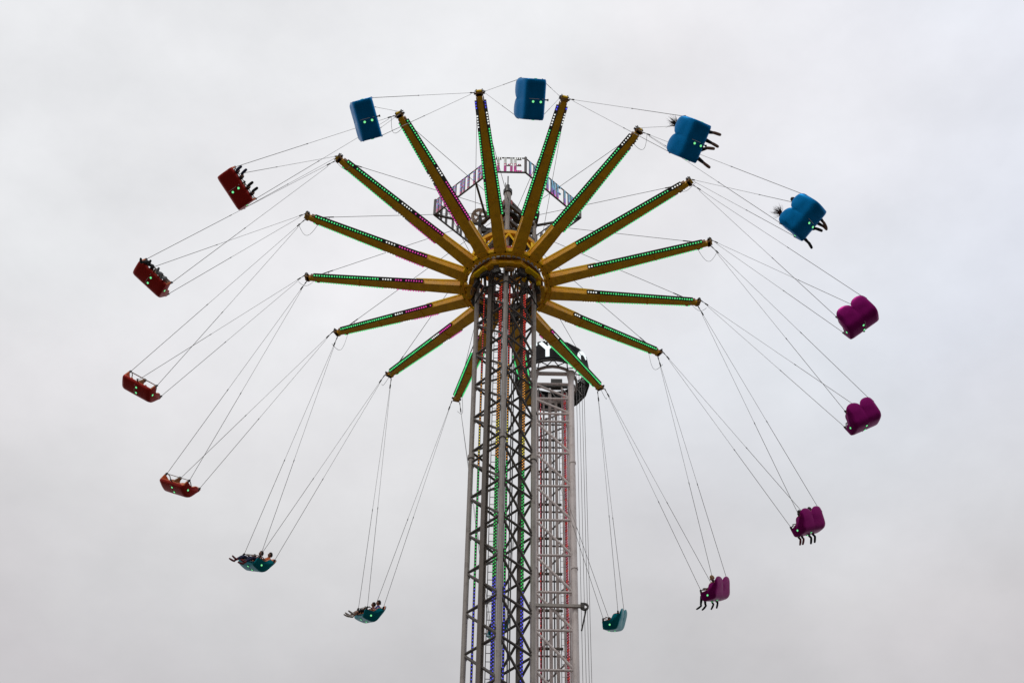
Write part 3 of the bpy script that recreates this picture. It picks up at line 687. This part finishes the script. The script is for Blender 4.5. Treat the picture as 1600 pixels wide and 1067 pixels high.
# ================================================================ second tower, farther back
T2 = V(2.12, 13.9, 0); TOP2 = 57.1+ZO      # axis of the cream tower and height of its head
t2 = empty('drop_tower', Matrix.Translation(T2))
tag(t2, 'cream lattice tower with a round black lettered crown, behind the grey tower', 'tower')
H2 = .79
C2 = [V(-H2, -H2, 0), V(H2, -H2, 0), V(H2, H2, 0), V(-H2, H2, 0)]
for c in C2:
    b = MB(); r = .125 if c.y < 0 else .08
    b.tube([c+V(0, 0, .2), c+V(0, 0, TOP2)], r, M['cream'], 14)
    z = 2.0
    while z < TOP2-1: b.tube([c+V(0, 0, z-.05), c+V(0, 0, z+.05)], r*1.18, M['cream'], 14); z += 5.7
    b.tube([c+V(0, 0, TOP2-.5), c+V(0, 0, TOP2)], [r, r*1.6], M['cream'], 14)
    b.build('leg', t2)
zs = [TOP2-.7, TOP2-1.62, TOP2-2.54, TOP2-3.0]; z = zs[-1]
while z > 2: z -= 1.86; zs.append(z)
for k in range(4):
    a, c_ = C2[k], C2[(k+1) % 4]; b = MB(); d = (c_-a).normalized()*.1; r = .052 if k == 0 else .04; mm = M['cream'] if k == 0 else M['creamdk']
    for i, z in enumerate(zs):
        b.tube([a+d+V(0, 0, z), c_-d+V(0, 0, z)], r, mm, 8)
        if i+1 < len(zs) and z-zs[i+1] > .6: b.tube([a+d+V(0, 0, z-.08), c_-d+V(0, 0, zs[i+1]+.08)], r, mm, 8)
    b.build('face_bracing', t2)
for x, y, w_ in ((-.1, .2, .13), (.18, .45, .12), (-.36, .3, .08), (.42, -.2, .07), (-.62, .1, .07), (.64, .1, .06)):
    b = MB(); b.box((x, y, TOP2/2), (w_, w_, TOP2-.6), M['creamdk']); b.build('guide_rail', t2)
b = MB()
for x in (.30, .50): b.tube([(x, .3, 1), (x, .3, TOP2-1)], .014, M['dark'], 5)
z = 1.2
while z < TOP2-1: b.tube([(.30, .3, z), (.50, .3, z)], .01, M['dark'], 4); z += .3
b.build('ladder', t2)
for x in (-.45, -.25, .05): 
    b = MB(); b.box((x, .5, TOP2/2-.5), (.05, .05, TOP2-2), M['dark']); b.build('cable_duct', t2)
zz_ = 26.
while zz_ < TOP2-1.5: b = MB(); b.box((-.1, .4, zz_), (.95, .07, .09), M['rail']); b.build('cross_beam', t2); zz_ += 1.86
for x, y, wd, nb in ((.52, -.55, .13, 2), (-.52, -.50, .07, 1)):
    b = MB(); b.box((x, y+.03, TOP2/2), (wd*.7, .03, TOP2-2), M['redp']); z = 30.
    while z < TOP2-1.2:
        for c in range(nb): b.blob((x+(c-(nb-1)/2)*.06, y, z+c*.05), .017, M['p'] if int(z*7) % 3 else M['r'])
        z += .13 if nb == 2 else .2
    b.build('led_strip', t2, smooth=False)
# head, ring truss and lettered drum
b = MB(); 
for k in range(4):
    c_ = C2[k]; d_ = C2[(k+1) % 4]; e_ = (d_-c_).normalized()*.12; b.bar(c_-e_+V(0, 0, TOP2-.06), d_+e_*.2+V(0, 0, TOP2-.06), .12, .13, M['cream'])
b.bar(V(-.7, 0, TOP2), V(.7, 0, TOP2), .12, .2, M['dark']); b.box((.2, .1, TOP2+.2), (.5, .4, .3), M['dark'])
b.ring((0, 0, TOP2+.08), 1.14, 1.04, .10, M['creamdk'], 24); b.build('tower_head', t2)
DR, DZ0, DZ1 = 1.62, TOP2+.02, TOP2+1.18
b = MB(); nn = 16
for k in range(nn):
    t = 2*PI*k/nn; t1 = 2*PI*(k+.5)/nn; A = V(DR*.97*math.cos(t), DR*.97*math.sin(t), DZ0); B = V(1.15*math.cos(t1), 1.15*math.sin(t1), TOP2+.12); C_ = V(DR*.97*math.cos(t+2*PI/nn), DR*.97*math.sin(t+2*PI/nn), DZ0)
    b.tube([A, B], .026, M['dark'], 6); b.tube([B, C_], .026, M['dark'], 6)
    b.tube([V(DR*.9*math.cos(t), DR*.9*math.sin(t), DZ0), V(DR*.9*math.cos(t), DR*.9*math.sin(t), DZ1)], .03, M['boardgrey'], 6)
    b.tube([V(DR*.9*math.cos(t), DR*.9*math.sin(t), DZ0), V(DR*.9*math.cos(t+2*PI/nn), DR*.9*math.sin(t+2*PI/nn), DZ1)], .022, M['boardgrey'], 6)
b.ring((0, 0, DZ0), DR, DR-.1, .07, M['dark'], 16); b.ring((0, 0, DZ1-.03), DR-.02, DR-.1, .05, M['dark'], 16); b.ring((0, 0, (DZ0+DZ1)/2), DR*.92, DR*.88, .05, M['boardgrey'], 16)
b.build('crown_truss', t2)
b = MB(); b.ring((0, 0, (DZ0+DZ1)/2+.02), DR+.03, DR, DZ1-DZ0-.02, M['blackp'], 16); drum = b.build('sign_drum', t2, ang=10)
def letter(ch, ang, h, w_, z0):     # letters made of thick strokes wrapped on the drum, ang = azimuth of letter centre
    st = {'T': [(0, 1, 1, 1), (.5, 0, .5, 1)], 'Y': [(0, 1, .5, .5), (1, 1, .5, .5), (.5, 0, .5, .5)], 'C': None}[ch]
    if ch == 'C': 
        st = []; pts = [(.5+.5*math.cos(t), .5+.5*math.sin(t)) for t in [math.radians(d_) for d_ in range(50, 321, 18)]]
        for p, q in zip(pts, pts[1:]): st.append((*p, *q))
    b = MB(); th = .085
    def P(u, v, o): a = ang+(u-.5)*w_/DR; R__ = (DR+.045+o); return V(R__*math.cos(a), R__*math.sin(a), z0+v*h)
    for i, (u0, v0, u1, v1) in enumerate(st):
        ns = 4
        L_ = math.hypot((u1-u0)*w_, (v1-v0)*h); nx, ny = -(v1-v0)*h/L_*th, (u1-u0)*w_/L_*th
        eu, ev = (u1-u0)*w_/L_*(th*.6), (v1-v0)*h/L_*(th*.6)
        vs = []; ex = 1 if ch == 'C' or ch == 'Y' else 0; o2 = i*.0012
        for j in range(ns+1):
            t = j/ns; uu = u0+(u1-u0)*t; vv = v0+(v1-v0)*t
            au = uu+(eu*(-1 if j == 0 else 1 if j == ns else 0)*ex)/w_; av = vv+(ev*(-1 if j == 0 else 1 if j == ns else 0)*ex)/h
            for sg in (-1, 1):
                for o in (-.006, .014+o2): vs.append(P(au+sg*nx/w_, av+sg*ny/h, o))
        fs = []
        for j in range(ns):
            a = 4*j; fs += [(a, a+1, a+5, a+4), (a+1, a+3, a+7, a+5), (a+3, a+2, a+6, a+7), (a+2, a, a+4, a+6)]
        fs += [(0, 1, 3, 2), (4*ns, 4*ns+1, 4*ns+3, 4*ns+2)]
        b.add(vs, fs, M['sign'])
    b.build('letter', drum, smooth=False)
LZ = DZ0+.16; LH = .86
letter('T', -PI/2-.60, LH, .56, LZ); letter('Y', -PI/2-.15, LH, .56, LZ); letter('C', -PI/2+.95, LH, .62, LZ)
for k, (x, y) in enumerate(((1.05, -.4), (1.18, -.3), (1.32, .1), (1.4, -.1))):
    b = MB(); b.tube([(x, y, 1), (x, y, TOP2+.5)], .011, M['wire'], 5); b.build('hoist_cable', t2)
# boom with a pulley part-way up, on the cream tower's front
zb = 44.0+ZO
b = MB(); b.bar(V(-.95, -.96, zb), V(1.10, -.96, zb), .09, .13, M['steel']); b.box((-.9, -.96, zb), (.14, .2, .2), M['dark'])
b.ring((1.14, -.96, zb-.02), .17, .10, .08, M['dark'], 16, axis=V(0, 1, 0)); b.box((1.06, -.96, zb+.02), (.14, .12, .24), M['dark'])
b.tube([V(1.20, -.96, zb-.15), V(1.02, -.80, zb-1.05)], .035, M['dark'], 6)
b.build('boom', t2)
# footings
b = MB(); b.box((0, 0, .16), (4.2, 4.2, .3), M['concrete']); b.build('base_slab', tw)
b = MB(); b.box((0, 0, .16), (3.6, 3.6, .3), M['concrete']); b.build('base_slab', t2)
